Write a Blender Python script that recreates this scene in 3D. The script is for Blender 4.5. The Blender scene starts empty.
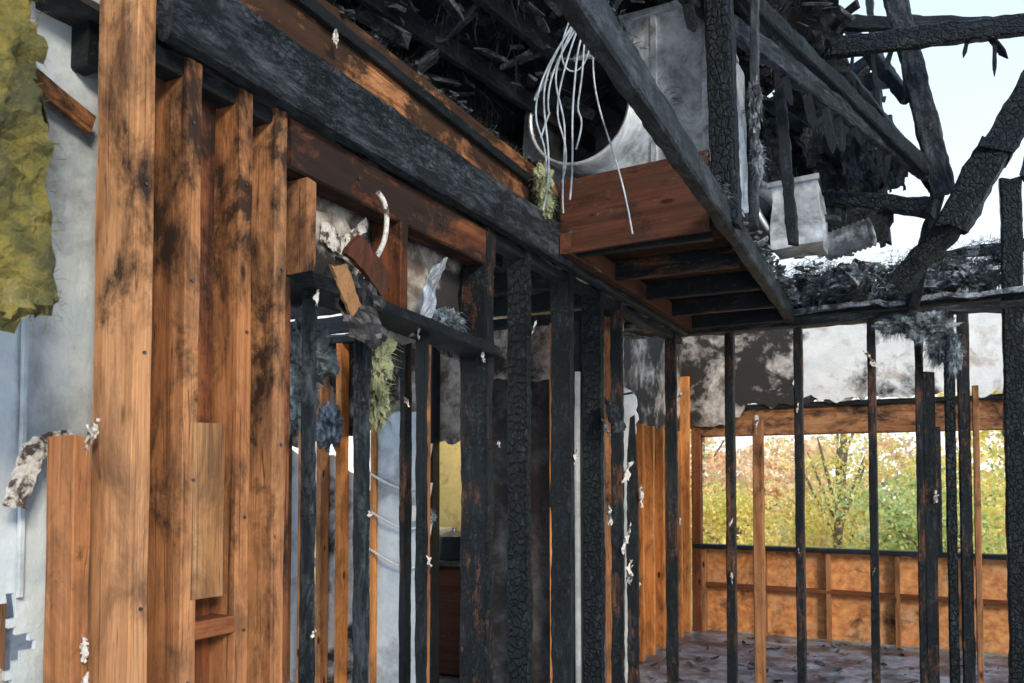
import bpy, bmesh, math, random
from mathutils import Vector, Matrix, noise
random.seed(7)
S = bpy.context.scene
COL = S.collection

# ------------------------------------------------------------ materials
def new_mat(name):
    m = bpy.data.materials.new(name); m.use_nodes = True
    nt = m.node_tree; nt.nodes.clear()
    out = nt.nodes.new('ShaderNodeOutputMaterial')
    b = nt.nodes.new('ShaderNodeBsdfPrincipled')
    nt.links.new(b.outputs[0], out.inputs[0])
    return m, nt, b
def N(nt, t, **kw):
    n = nt.nodes.new(t)
    for k, v in kw.items():
        if k in n.inputs: n.inputs[k].default_value = v
        else: setattr(n, k, v)
    return n
def ramp(nt, fac, stops):
    r = nt.nodes.new('ShaderNodeValToRGB')
    e = r.color_ramp.elements
    while len(e) < len(stops): e.new(0.5)
    for i, (p, c) in enumerate(stops):
        e[i].position = p
        e[i].color = (c[0], c[1], c[2], 1) if not isinstance(c, (int, float)) else (c, c, c, 1)
    nt.links.new(fac, r.inputs[0]); return r
def mix(nt, fac, a, b, mode='MIX'):
    m = nt.nodes.new('ShaderNodeMix'); m.data_type = 'RGBA'; m.blend_type = mode
    if isinstance(fac, (int, float)): m.inputs[0].default_value = fac
    else: nt.links.new(fac, m.inputs[0])
    for s, v in ((6, a), (7, b)):
        if isinstance(v, tuple): m.inputs[s].default_value = (v[0], v[1], v[2], 1)
        else: nt.links.new(v, m.inputs[s])
    return m.outputs[2]
def math_n(nt, op, a, b):
    n = N(nt, 'ShaderNodeMath', operation=op)
    for i, v in enumerate((a, b)):
        if isinstance(v, (int, float)): n.inputs[i].default_value = v
        else: nt.links.new(v, n.inputs[i])
    return n.outputs[0]
def coords(nt, scale, rnd=True):
    tc = nt.nodes.new('ShaderNodeTexCoord')
    src = tc.outputs['Object']
    if rnd:
        oi = nt.nodes.new('ShaderNodeObjectInfo')
        mu = N(nt, 'ShaderNodeMath', operation='MULTIPLY'); mu.inputs[1].default_value = 37.0
        nt.links.new(oi.outputs['Random'], mu.inputs[0])
        ad = N(nt, 'ShaderNodeVectorMath', operation='ADD')
        nt.links.new(src, ad.inputs[0]); nt.links.new(mu.outputs[0], ad.inputs[1])
        src = ad.outputs[0]
    mp = nt.nodes.new('ShaderNodeMapping'); mp.inputs['Scale'].default_value = scale
    nt.links.new(src, mp.inputs[0]); return mp.outputs[0]
def noise_n(nt, vec, scale, detail=6, rough=.6, dist=0):
    n = N(nt, 'ShaderNodeTexNoise', Scale=scale, Detail=detail, Roughness=rough, Distortion=dist)
    nt.links.new(vec, n.inputs['Vector']); return n.outputs['Fac']
def bump(nt, b, h, strength, dist=.01):
    n = N(nt, 'ShaderNodeBump', Strength=strength, Distance=dist)
    nt.links.new(h, n.inputs['Height']); nt.links.new(n.outputs[0], b.inputs['Normal'])

def wood(name, light, mid, dark, char=.35, rough=.82, zsoot=.10):
    m, nt, b = new_mat(name)
    g = noise_n(nt, coords(nt, (13, 13, .7)), 1.0, 6, .55, 1.0)
    g2 = noise_n(nt, coords(nt, (190, 190, 6)), 1.0, 6, .7)
    c = ramp(nt, g, [(.28, dark), (.44, mid), (.66, light)]).outputs[0]
    f = ramp(nt, g2, [(.36, .68), (.58, 1.0)]).outputs[0]
    c = mix(nt, .8, c, f, 'MULTIPLY')
    # grain lines and drying checks
    ln = noise_n(nt, coords(nt, (34, 34, .45)), 1.0, 2, .4, .6)
    l1 = ramp(nt, ln, [(.40, 0.0), (.409, .45), (.418, 0.0), (.492, 0.0), (.5, .85), (.508, 0.0), (.58, 0.0), (.588, .45), (.596, 0.0)]).outputs[0]
    c = mix(nt, l1, c, (.05, .02, .012))
    vo = N(nt, 'ShaderNodeTexVoronoi', Scale=1.0); nt.links.new(coords(nt, (8, 8, 3.0)), vo.inputs['Vector'])
    k = ramp(nt, vo.outputs['Distance'], [(.07, 1.0), (.13, 0.0)]).outputs[0]
    c = mix(nt, k, c, (.035, .013, .008))
    gr = noise_n(nt, coords(nt, (7, 7, 3.2)), 1.0, 10, .72, .5)
    gm = ramp(nt, gr, [(.46, 0.0), (.66, .72)]).outputs[0]
    c = mix(nt, gm, c, (.070, .045, .035))
    du = noise_n(nt, coords(nt, (9, 9, 5)), 1.0, 10, .8, .3)
    dm = ramp(nt, du, [(.60, 0.0), (.67, .35)]).outputs[0]
    c = mix(nt, dm, c, (.50, .43, .37))
    s = noise_n(nt, coords(nt, (3.4, 3.4, 1.9)), 1.5, 10, .74, .3)
    geo = nt.nodes.new('ShaderNodeNewGeometry'); sp = nt.nodes.new('ShaderNodeSeparateXYZ'); nt.links.new(geo.outputs['Position'], sp.inputs[0])
    zz = math_n(nt, 'MULTIPLY', math_n(nt, 'SUBTRACT', sp.outputs['Z'], 1.9), zsoot)
    s = math_n(nt, 'ADD', s, zz)
    sm = ramp(nt, s, [(1 - char - .08, 0.0), (1 - char + .05, .93)]).outputs[0]
    c = mix(nt, sm, c, (.014, .012, .013))
    oi = nt.nodes.new('ShaderNodeObjectInfo')
    tint = ramp(nt, oi.outputs['Random'], [(0, (.66, .62, .60)), (.5, (1, .96, .92)), (1, (.92, .80, .70))]).outputs[0]
    c = mix(nt, 1.0, c, tint, 'MULTIPLY')
    nt.links.new(c, b.inputs['Base Color'])
    b.inputs['Roughness'].default_value = rough
    b.inputs['Specular IOR Level'].default_value = .18
    h = math_n(nt, 'ADD', g2, math_n(nt, 'MULTIPLY', gr, 1.2))
    h = math_n(nt, 'SUBTRACT', h, math_n(nt, 'MULTIPLY', l1, .8))
    bump(nt, b, h, .5, .005)
    return m

def charred(name, base=(.006, .007, .009), ash=(.055, .066, .085), amount=.40, scale=(46, 46, 34), brown=0.0, crack=.7, sheen=.45, warp=3.0, fill=.42, width=.10):
    m, nt, b = new_mat(name)
    v = coords(nt, scale)
    nd = N(nt, 'ShaderNodeTexNoise', Scale=.35, Detail=5, Roughness=.7)
    nt.links.new(v, nd.inputs['Vector'])
    ad = N(nt, 'ShaderNodeVectorMath', operation='MULTIPLY_ADD'); ad.inputs[1].default_value = (warp, warp, warp)
    nt.links.new(nd.outputs['Color'], ad.inputs[0]); nt.links.new(v, ad.inputs[2])
    vo = N(nt, 'ShaderNodeTexVoronoi', Scale=1.0, feature='DISTANCE_TO_EDGE')
    nt.links.new(ad.outputs[0], vo.inputs['Vector'])
    cr = ramp(nt, vo.outputs['Distance'], [(0, 0.0), (width, 1.0)]).outputs[0]
    msk = ramp(nt, noise_n(nt, coords(nt, (4, 4, 2)), 1, 4), [(fill, 0.0), (fill + .14, crack)]).outputs[0]
    n2 = noise_n(nt, coords(nt, (22, 22, 6.0)), 1.0, 11, .80, .4)
    ashm = ramp(nt, n2, [(1 - amount - .07, 0.0), (1 - amount + .09, 1.0)]).outputs[0]
    c = mix(nt, ashm, base, ash)
    n5 = noise_n(nt, coords(nt, (70, 70, 40)), 1.0, 8, .8)
    sp5 = ramp(nt, n5, [(.60, 0.0), (.67, .8)]).outputs[0]
    c = mix(nt, sp5, c, (.18, .19, .21))
    if brown > 0:
        n3 = noise_n(nt, coords(nt, (5, 5, 1.8)), 1.3, 10, .78)
        bm_ = ramp(nt, n3, [(1 - brown - .03, 0.0), (1 - brown + .04, 1.0)]).outputs[0]
        n4 = noise_n(nt, coords(nt, (60, 60, 5)), 1, 7, .7)
        bc = ramp(nt, n4, [(.38, (.03, .012, .008)), (.62, (.24, .105, .055))]).outputs[0]
        c = mix(nt, bm_, c, bc)
    dk = mix(nt, cr, (.10, .10, .10), (1, 1, 1))
    dk = mix(nt, msk, (1, 1, 1), dk)
    c = mix(nt, 1.0, c, dk, 'MULTIPLY')
    nt.links.new(c, b.inputs['Base Color'])
    b.inputs['Roughness'].default_value = .50
    b.inputs['Specular IOR Level'].default_value = sheen
    b.inputs['Specular Tint'].default_value = (.66, .84, 1, 1)
    fine = noise_n(nt, coords(nt, (110, 110, 60)), 1, 7, .8)
    h = math_n(nt, 'ADD', math_n(nt, 'MULTIPLY', cr, math_n(nt, 'MULTIPLY', msk, 1.6)), math_n(nt, 'MULTIPLY', fine, 1.6))
    h = math_n(nt, 'ADD', h, math_n(nt, 'MULTIPLY', n2, 1.6))
    bump(nt, b, h, 1.0, .010)
    return m

def blotchy(name, a, bcol, soot, thr=.5, scale=3, rough=.8, bstr=.3, fine=40, soft=.08, second=None, s2=1.1, t2=.58):
    m, nt, b = new_mat(name)
    v = coords(nt, (1, 1, 1), False)
    n1 = noise_n(nt, v, scale, 11, .66, .3)
    n2 = noise_n(nt, v, scale * 4, 9, .7)
    c = mix(nt, ramp(nt, n2, [(.38, 0.0), (.62, 1.0)]).outputs[0], a, bcol)
    if second:
        n4 = noise_n(nt, v, scale * s2 + .7, 9, .7, .2)
        c = mix(nt, ramp(nt, n4, [(t2 - .06, 0.0), (t2 + .06, .85)]).outputs[0], c, second)
    sm = ramp(nt, n1, [(thr - soft, 0.0), (thr + soft, 1.0)]).outputs[0]
    c = mix(nt, sm, c, soot)
    nt.links.new(c, b.inputs['Base Color'])
    b.inputs['Roughness'].default_value = rough
    n3 = noise_n(nt, v, fine, 6, .7)
    bump(nt, b, n3, bstr, .02)
    return m

M = {}
M['wood'] = wood('framing_lumber_orange', (.56, .30, .155), (.41, .20, .095), (.20, .085, .04), .43)
M['wood2'] = wood('framing_lumber_bright', (.70, .41, .235), (.54, .285, .14), (.30, .14, .06), .38)
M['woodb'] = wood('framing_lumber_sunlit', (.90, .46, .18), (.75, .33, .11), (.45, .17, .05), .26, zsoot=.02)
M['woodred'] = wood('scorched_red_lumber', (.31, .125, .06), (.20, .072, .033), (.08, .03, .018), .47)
M['woodbrown'] = wood('sooty_plywood', (.15, .060, .040), (.10, .042, .030), (.05, .022, .016), .38, .7, .02)
M['ply'] = wood('plywood_patch', (.62, .37, .19), (.54, .30, .14), (.42, .21, .09), .22)
M['char'] = charred('charred_wood')
M['gator'] = charred('alligatored_char', ash=(.07, .080, .10), scale=(34, 34, 26), warp=1.3, fill=.15, crack=1.0, width=.16)
M['charbrown'] = charred('charred_wood_brown', brown=.45)
M['charlight'] = charred('charred_wood_ashy', base=(.009, .011, .015), ash=(.10, .12, .155), amount=.46)
M['deck'] = charred('charred_sheathing', base=(.005, .006, .008), ash=(.035, .040, .052), amount=.42, scale=(12, 12, 12))
M['dry'] = blotchy('scorched_drywall', (.66, .70, .74), (.80, .84, .88), (.03, .03, .033), .56, 1.5, soft=.05, second=(.40, .35, .31), s2=1.6, t2=.60)
M['dryclean'] = blotchy('blue_grey_drywall', (.48, .58, .68), (.61, .69, .77), (.20, .23, .27), .59, 2.2, soft=.09)
M['drysoot'] = blotchy('sooty_drywall', (.34, .32, .31), (.62, .60, .58), (.022, .020, .021), .485, 1.9, soft=.045, second=(.11, .075, .06), s2=1.7, t2=.54)
M['dryblack'] = blotchy('black_sooty_wall', (.03, .032, .036), (.09, .095, .11), (.010, .010, .012), .48, 3.0, soft=.08)
M['paper'] = blotchy('torn_paper', (.42, .42, .42), (.70, .70, .68), (.06, .045, .04), .54, 22, soft=.04)
M['insY'] = blotchy('yellow_insulation', (.38, .31, .07), (.24, .24, .08), (.10, .11, .05), .54, 7, .95, 1.0, 110, second=(.46, .42, .20))
M['insG'] = blotchy('pale_green_insulation', (.33, .42, .22), (.50, .50, .36), (.12, .15, .09), .55, 12, .95, 1.0, 80)
M['insB'] = blotchy('ashy_blue_insulation', (.20, .27, .33), (.44, .54, .62), (.04, .05, .065), .50, 9, .95, 1.0, 50)
M['debris'] = blotchy('ash_debris', (.12, .16, .21), (.46, .55, .64), (.02, .022, .028), .50, 12, .9, 1.0, 40)
M['debrisdark'] = blotchy('dark_char_debris', (.03, .035, .042), (.16, .18, .21), (.01, .011, .014), .50, 14, .8, 1.0, 40)
M['floor'] = blotchy('ash_covered_floor', (.15, .18, .23), (.38, .44, .54), (.018, .019, .024), .53, 2.2, .34, .6, 25, .10, second=(.07, .065, .07), s2=2.2, t2=.52)
M['osb'] = blotchy('osb_sheathing', (.46, .17, .055), (.80, .39, .15), (.07, .026, .014), .60, 3, .7, .3, 60, .06, second=(.62, .40, .24))
M['yellow'] = blotchy('yellow_painted_wall', (.66, .55, .24), (.76, .64, .30), (.30, .22, .10), .60, 4)
M['ground'] = blotchy('leafy_ground', (.45, .34, .12), (.34, .40, .12), (.6, .40, .12), .5, 2)
M['plastic'] = blotchy('black_melted_plastic', (.015, .015, .018), (.03, .03, .035), (.05, .05, .06), .6, 8, .3)

def simple(name, col, metal=0., rough=.5, n=8., var=.35, bs=.15):
    m, nt, b = new_mat(name)
    v = coords(nt, (1, 1, 1), False)
    f = noise_n(nt, v, n, 10, .72, .4)
    ff = ramp(nt, f, [(.38, 0.0), (.62, 1.0)]).outputs[0]
    c = mix(nt, ff, tuple(x * (1 - var) for x in col), tuple(min(1, x * (1 + var)) for x in col))
    nt.links.new(c, b.inputs['Base Color'])
    b.inputs['Metallic'].default_value = metal; b.inputs['Roughness'].default_value = rough
    bump(nt, b, f, bs, .01)
    return m
M['metal'] = simple('galvanised_steel', (.42, .47, .54), .5, .40, 5, .6)
M['metalsoot'] = simple('smoked_galvanised_steel', (.24, .26, .30), .55, .42, 6, .75)
M['metaldark'] = simple('near_black_steel', (.04, .045, .055), .5, .5, 6, .7)  # near-black steel for the inside of the duct mouths
M['wire'] = simple('grey_cable_sheath', (.30, .36, .44), 0, .5, 20, .5)
M['bark'] = simple('tree_bark', (.16, .13, .11), 0, .9, 12, .4)
M['pot'] = simple('dark_pot_enamel', (.10, .12, .15), .5, .3)
M['enamel'] = simple('white_enamel', (.62, .64, .66), 0, .35, 6, .2)
M['nail'] = simple('steel_nail', (.10, .10, .11), .8, .4)

def leaf_mat(name, stops):
    m, nt, b = new_mat(name)
    g = nt.nodes.new('ShaderNodeNewGeometry')
    c = ramp(nt, g.outputs['Random Per Island'], stops).outputs[0]
    nt.links.new(c, b.inputs['Base Color']); b.inputs['Roughness'].default_value = .7
    tr = nt.nodes.new('ShaderNodeBsdfTranslucent'); nt.links.new(c, tr.inputs[0])
    ms = nt.nodes.new('ShaderNodeMixShader'); ms.inputs[0].default_value = .5
    nt.links.new(b.outputs[0], ms.inputs[1]); nt.links.new(tr.outputs[0], ms.inputs[2])
    nt.links.new(ms.outputs[0], nt.nodes['Material Output'].inputs[0])
    return m
M['leafY'] = leaf_mat('yellow_green_leaves', [(0, (.50, .56, .18)), (.45, (.86, .78, .26)), (.8, (1, .86, .38)), (1, (.90, .58, .25))])
M['leafG'] = leaf_mat('green_leaves', [(0, (.24, .38, .15)), (.5, (.52, .62, .26)), (1, (.82, .80, .42))])
M['leafO'] = leaf_mat('orange_leaves', [(0, (.78, .48, .30)), (.5, (.92, .72, .48)), (1, (.95, .86, .68))])

# ------------------------------------------------------------ builders
def empty(name):
    o = bpy.data.objects.new(name, None); COL.objects.link(o); return o
def finish(me, name, mat, parent, mw=None, smooth=False):
    me.materials.append(mat)
    o = bpy.data.objects.new(name, me); COL.objects.link(o)
    if mw is not None: o.matrix_world = mw
    if parent: o.parent = parent
    if smooth:
        for p in me.polygons: p.use_smooth = True
    return o
def V(*a): return Vector(a)

def board(name, p0, p1, w, t, mat, parent=None, amp=.002, seg=None, tap0=1., tap1=1., bow=0.):
    """lumber piece; local Z along length; w = horizontal width (world X if vertical), t = other"""
    p0, p1 = Vector(p0), Vector(p1)
    ax = (p1 - p0); L = ax.length; ax.normalize()
    if abs(ax.z) > .9:
        x = Vector((1, 0, 0)); x = (x - ax * x.dot(ax)).normalized()
    else:
        x = ax.cross(Vector((0, 0, 1))).normalized()
    y = ax.cross(x).normalized()
    mw = Matrix.Translation((p0 + p1) / 2) @ Matrix((x, y, ax)).transposed().to_4x4()
    if seg is None: seg = .03 if amp > .003 else .12
    n = max(3, int(L / seg))
    c = min(w, t) * (.07 if amp < .0035 else .14)
    hw, ht = w / 2, t / 2
    if amp > .003:
        prof = [(-hw, -ht + c), (-hw + c, -ht), (0, -ht), (hw - c, -ht), (hw, -ht + c), (hw, 0), (hw, ht - c), (hw - c, ht), (0, ht), (-hw + c, ht), (-hw, ht - c), (-hw, 0)]
    else:
        prof = [(-hw, -ht + c), (-hw + c, -ht), (hw - c, -ht), (hw, -ht + c), (hw, ht - c), (hw - c, ht), (-hw + c, ht), (-hw, ht - c)]
    k = len(prof); off = Vector((random.uniform(0, 99), random.uniform(0, 99), random.uniform(0, 99)))
    vs = []; fs = []
    for i in range(n + 1):
        u = i / n; z = (u - .5) * L
        s = 1.
        if tap0 < 1 and u < .18: s = tap0 + (1 - tap0) * (u / .18)
        if tap1 < 1 and u > .82: s = tap1 + (1 - tap1) * ((1 - u) / .18)
        bx = bow * math.sin(u * math.pi)
        for j, (a, b) in enumerate(prof):
            q = Vector((a * 8, b * 8, z * 5)) + off
            d = noise.noise(q) * amp * 1.3 + noise.noise(q * 4.1) * amp
            l = math.hypot(a, b)
            f = s * (1 + d / l)
            vs.append((a * f + bx, b * f, z + (noise.noise(q * 2) * amp * 4 if i in (0, n) else 0)))
    for i in range(n):
        for j in range(k):
            fs.append((i * k + j, i * k + (j + 1) % k, (i + 1) * k + (j + 1) % k, (i + 1) * k + j))
    fs.append(tuple(range(k - 1, -1, -1))); fs.append(tuple(n * k + j for j in range(k)))
    me = bpy.data.meshes.new(name); me.from_pydata(vs, [], fs)
    return finish(me, name, M[mat], parent, mw)

def stud(name, y0, y1, z0, z1, mat, parent, xf=-1.65, dep=.14, amp=.002, **kw):
    return board(name, (xf - dep / 2, (y0 + y1) / 2, z0), (xf - dep / 2, (y0 + y1) / 2, z1), dep, y1 - y0, mat, parent, amp, **kw)

def ragged(name, o, U, Vv, pts, thick, mat, parent=None, jag=.02, step=.03):
    o, U, Vv = Vector(o), Vector(U), Vector(Vv); Nn = U.cross(Vv).normalized()
    out = []
    off = random.uniform(0, 99)
    for i in range(len(pts)):
        a, b = Vector((*pts[i], 0)), Vector((*pts[(i + 1) % len(pts)], 0))
        n = max(1, int((b - a).length / step)); pr = Vector((-(b - a).y, (b - a).x, 0)).normalized()
        for j in range(n):
            q = a.lerp(b, j / n)
            out.append(q + pr * jag * (noise.noise(Vector((q.x * 9 + off, q.y * 9, 0))) * 2.2 + random.uniform(-.35, .35)))
    bm = bmesh.new()
    vs = [bm.verts.new(o + U * q.x + Vv * q.y) for q in out]
    f = bm.faces.new(vs)
    r = bmesh.ops.extrude_face_region(bm, geom=[f])
    for g in r['geom']:
        if isinstance(g, bmesh.types.BMVert): g.co += Nn * thick
    bmesh.ops.triangulate(bm, faces=[f for f in bm.faces if len(f.verts) > 4])
    bmesh.ops.recalc_face_normals(bm, faces=bm.faces)
    me = bpy.data.meshes.new(name); bm.to_mesh(me); bm.free()
    return finish(me, name, M[mat], parent)

def crumple(name, o, U, Vv, nu, nv, amp, mat, parent=None, thick=.012, freq=3., hole=None, smooth=False):
    o, U, Vv = Vector(o), Vector(U), Vector(Vv); Nn = U.cross(Vv).normalized()
    off = Vector((random.uniform(0, 50),) * 3); bm = bmesh.new(); g = []
    for i in range(nu + 1):
        row = []
        for j in range(nv + 1):
            p = o + U * (i / nu) + Vv * (j / nv)
            q = p * freq + off
            d = amp * (noise.noise(q) + .5 * noise.noise(q * 2.3) + .3 * noise.noise(q * 5))
            ju = (U / nu) * noise.noise(q * 4 + V(7, 1, 3)) * .7 + (Vv / nv) * noise.noise(q * 4 + V(3, 9, 3)) * .7
            row.append(bm.verts.new(p + Nn * d + ju))
        g.append(row)
    for i in range(nu):
        for j in range(nv):
            if hole and hole((i + .5) / nu, (j + .5) / nv): continue
            bm.faces.new((g[i][j], g[i + 1][j], g[i + 1][j + 1], g[i][j + 1]))
    bmesh.ops.delete(bm, geom=[v for v in bm.verts if not v.link_faces], context='VERTS')
    me = bpy.data.meshes.new(name); bm.to_mesh(me); bm.free()
    ob = finish(me, name, M[mat], parent, smooth=smooth)
    md = ob.modifiers.new('solid', 'SOLIDIFY'); md.thickness = thick
    return ob

def blob_verts(bm, c, r, sub=3, amp=.35, freq=4.):
    res = bmesh.ops.create_icosphere(bm, subdivisions=sub, radius=1)
    off = Vector((random.uniform(0, 50),) * 3)
    for v in res['verts']:
        d = v.co.copy()
        k = 1 + amp * (noise.noise(d * freq * .5 + off) + .6 * noise.noise(d * freq * 1.3 + off))
        v.co = Vector(c) + Vector((d.x * r[0], d.y * r[1], d.z * r[2])) * k
def shard_verts(bm, c, L, w, t):
    R = Matrix.Rotation(random.uniform(0, 6.28), 3, 'Z') @ Matrix.Rotation(random.uniform(-.6, .6), 3, 'X') @ Matrix.Rotation(random.uniform(-.5, .5), 3, 'Y')
    vs = []
    for (a, b, d) in ((-1, -1, -1), (1, -1, -1), (1, 1, -1), (-1, 1, -1), (-1, -1, 1), (1, -1, 1), (1, 1, 1), (-1, 1, 1)):
        j = lambda: random.uniform(.55, 1.1)
        vs.append(bm.verts.new(Vector(c) + R @ Vector((a * L / 2 * j(), b * w / 2 * j(), d * t / 2 * j()))))
    for f in ((3, 2, 1, 0), (4, 5, 6, 7), (0, 1, 5, 4), (1, 2, 6, 5), (2, 3, 7, 6), (3, 0, 4, 7)):
        bm.faces.new([vs[i] for i in f])
def fiber_verts(bm, c, r, n, L=.08, w=.0015, down=.5):
    for _ in range(n):
        d = Vector((random.gauss(0, 1), random.gauss(0, 1), random.gauss(0, 1))).normalized()
        p = Vector(c) + Vector((d.x * r[0], d.y * r[1], d.z * r[2])) * random.uniform(.7, 1.02)
        dd = (d + Vector((random.gauss(0, .5), random.gauss(0, .5), random.gauss(0, .5) - down))).normalized()
        l = L * random.uniform(.4, 1.3); s = dd.cross(Vector((random.random(), random.random(), random.random()))).normalized() * w
        m = p + dd * l * .5 + Vector((random.gauss(0, .1), random.gauss(0, .1), random.gauss(0, .1))) * l
        e = p + dd * l + Vector((0, 0, -l * .3))
        a, b, c2, d2, f = [bm.verts.new(q) for q in (p - s, p + s, m + s, m - s, e)]
        bm.faces.new((a, b, c2, d2)); bm.faces.new((d2, c2, f))
def fluff(name, items, mat, parent=None, fib=150, L=.08):
    bm = bmesh.new()
    for c, r in items:
        blob_verts(bm, c, r, 4, .6, 7); fiber_verts(bm, c, r, fib, L)
    me = bpy.data.meshes.new(name); bm.to_mesh(me); bm.free()
    return finish(me, name, M[mat], parent, smooth=False)
def scraps(name, plist, mat, parent=None):
    """small torn, curled paper / plaster remnants clinging to the framing"""
    bm = bmesh.new()
    for p, s in plist:
        nu, nv = 8, 12; off = Vector((random.uniform(0, 50),) * 3)
        A = Vector((random.gauss(0, .3), 1, random.gauss(0, .4))).normalized()
        B = Vector((random.gauss(0, .3), random.gauss(0, .4), -1)).normalized()
        C = A.cross(B); g = []
        for i in range(nu + 1):
            row = []
            for j in range(nv + 1):
                u, v = (i / nu - .5), (j / nv - .5)
                q = V(u * 3, v * 3, 0) + off
                wd = .55 + .5 * noise.noise(V(v * 4, 3, 1) + off)
                row.append(bm.verts.new(Vector(p) + (A * u * wd + B * v * 1.5 * (1 + .3 * noise.noise(V(u * 6, 0, 0) + off)) + C * (.35 * noise.noise(q) + .12 * noise.noise(q * 4))) * s))
            g.append(row)
        for i in range(nu):
            for j in range(nv):
                u, v = (i + .5) / nu - .5, (j + .5) / nv - .5
                if u * u + v * v > .17 + .16 * noise.noise(V(u * 7, v * 7, 0) + off): continue
                bm.faces.new((g[i][j], g[i + 1][j], g[i + 1][j + 1], g[i][j + 1]))
    bmesh.ops.delete(bm, geom=[v for v in bm.verts if not v.link_faces], context='VERTS')
    me = bpy.data.meshes.new(name); bm.to_mesh(me); bm.free()
    return finish(me, name, M[mat], parent)
def cable(name, pts, r, mat, parent=None):
    cu = bpy.data.curves.new(name, 'CURVE'); cu.dimensions = '3D'; cu.bevel_depth = r; cu.bevel_resolution = 2
    sp = cu.splines.new('NURBS'); sp.points.add(len(pts) - 1)
    for i, p in enumerate(pts): sp.points[i].co = (*p, 1)
    sp.use_endpoint_u = True; sp.order_u = 4
    cu.materials.append(M[mat]); o = bpy.data.objects.new(name, cu); COL.objects.link(o)
    if parent: o.parent = parent
    return o
def lathe(name, prof, loc, mat, parent=None, rot=None, seg=40):
    bm = bmesh.new(); rings = []
    for r, z in prof:
        rings.append([bm.verts.new((r * math.cos(2 * math.pi * i / seg), r * math.sin(2 * math.pi * i / seg), z)) for i in range(seg)])
    for a, b in zip(rings, rings[1:]):
        for i in range(seg): bm.faces.new((a[i], a[(i + 1) % seg], b[(i + 1) % seg], b[i]))
    me = bpy.data.meshes.new(name); bm.to_mesh(me); bm.free()
    mw = Matrix.Translation(loc) @ (rot.to_4x4() if rot else Matrix.Identity(4))
    return finish(me, name, M[mat], parent, mw, smooth=True)
def box(name, c, s, mat, parent, amp=.012, n=8):
    bm = bmesh.new(); bmesh.ops.create_cube(bm, size=1)
    bmesh.ops.subdivide_edges(bm, edges=bm.edges, cuts=n, use_grid_fill=True)
    for v in bm.verts:
        q = Vector((v.co.x * s[0], v.co.y * s[1], v.co.z * s[2]))
        v.co = q + Vector(c) + Vector((noise.noise(q * 5), noise.noise(q * 5 + V(9, 0, 0)), noise.noise(q * 5 + V(0, 9, 0)))) * amp
    me = bpy.data.meshes.new(name); bm.to_mesh(me); bm.free(); return finish(me, name, M[mat], parent)

# ------------------------------------------------------------ floor / ground
fl = crumple('floor', (-6.5, -1.0, 0), (10, 0, 0), (0, 9.9, 0), 80, 80, .012, 'floor', thick=.1, freq=2)
gd = crumple('ground', (-40, 9.0, -.35), (90, 0, 0), (0, 60, 0), 60, 40, .1, 'ground', thick=.1, freq=.3)

# ------------------------------------------------------------ left stud wall
WL = empty('wall_left')
stud('stud_1', 1.280, 1.332, 0, 3.05, 'wood2', WL, dep=.145)
stud('stud_2', 1.425, 1.472, 0, 2.66, 'wood', WL)
stud('stud_3', 1.600, 1.649, 0, 2.66, 'wood', WL)
stud('stud_4', 1.735, 1.784, 0, 2.66, 'wood', WL)
stud('stud_4b', 1.790, 1.835, 0, 2.2, 'woodred', WL, xf=-1.68, dep=.10)
stud('cripple_1', 1.865, 1.908, 2.20, 2.5, 'wood', WL, dep=.10)
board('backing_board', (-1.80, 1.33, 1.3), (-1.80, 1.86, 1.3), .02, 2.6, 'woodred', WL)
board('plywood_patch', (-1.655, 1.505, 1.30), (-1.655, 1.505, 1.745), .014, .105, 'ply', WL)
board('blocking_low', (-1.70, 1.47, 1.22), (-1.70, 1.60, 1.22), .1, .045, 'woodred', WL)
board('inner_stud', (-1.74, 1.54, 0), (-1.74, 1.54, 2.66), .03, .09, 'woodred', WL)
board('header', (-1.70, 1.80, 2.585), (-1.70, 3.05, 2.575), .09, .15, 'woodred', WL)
board('rough_sill', (-1.68, 1.84, 2.19), (-1.68, 3.0, 2.135), .16, .042, 'char', WL, amp=.005)
stud('cripple_2', 2.350, 2.395, 2.16, 2.52, 'woodred', WL, dep=.13)
stud('charred_stud_1', 1.885, 1.918, 0, 2.17, 'charlight', WL, dep=.035, amp=.0032)
stud('charred_stud_2', 2.145, 2.185, 0, 2.16, 'charlight', WL, dep=.045, amp=.0035)
stud('charred_stud_3', 2.500, 2.53, 0, 2.15, 'char', WL, dep=.04, amp=.0035)
stud('brown_stud', 2.532, 2.56, 0, 2.1, 'wood', WL, dep=.04, xf=-1.66)
stud('charred_stud_4', 2.965, 3.035, 0, 2.66, 'charbrown', WL, dep=.13, amp=.005)
stud('charred_stud_5', 3.335, 3.40, 0, 2.68, 'gator', WL, dep=.10, amp=.006)
stud('charred_stud_6', 3.835, 3.905, 0, 2.68, 'char', WL, dep=.11, amp=.006)
stud('charred_stud_7', 4.265, 4.338, 0, 2.68, 'gator', WL, dep=.11, amp=.006)
stud('charred_stud_8', 4.615, 4.66, 0, 2.68, 'charbrown', WL, dep=.07, amp=.005)
stud('charred_stud_9', 4.89, 4.93, 0, 2.0, 'charbrown', WL, dep=.07, amp=.005, tap1=.4)
stud('stud_10', 5.76, 5.81, 0, 2.68, 'charbrown', WL, dep=.08, amp=.004)
board('top_beam', (-1.63, 1.335, 2.76), (-1.64, 6.0, 2.76), .06, .19, 'charlight', WL, amp=.005)
board('rim_board', (-1.70, 1.335, 2.985), (-1.70, 3.75, 2.97), .05, .25, 'wood', WL)
board('rim_ledger', (-1.66, 1.335, 3.05), (-1.66, 3.7, 2.99), .03, .04, 'char', WL, amp=.004)
board('top_plate', (-1.70, 1.335, 2.64), (-1.70, 6.0, 2.64), .07, .045, 'char', WL, amp=.0035)
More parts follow.
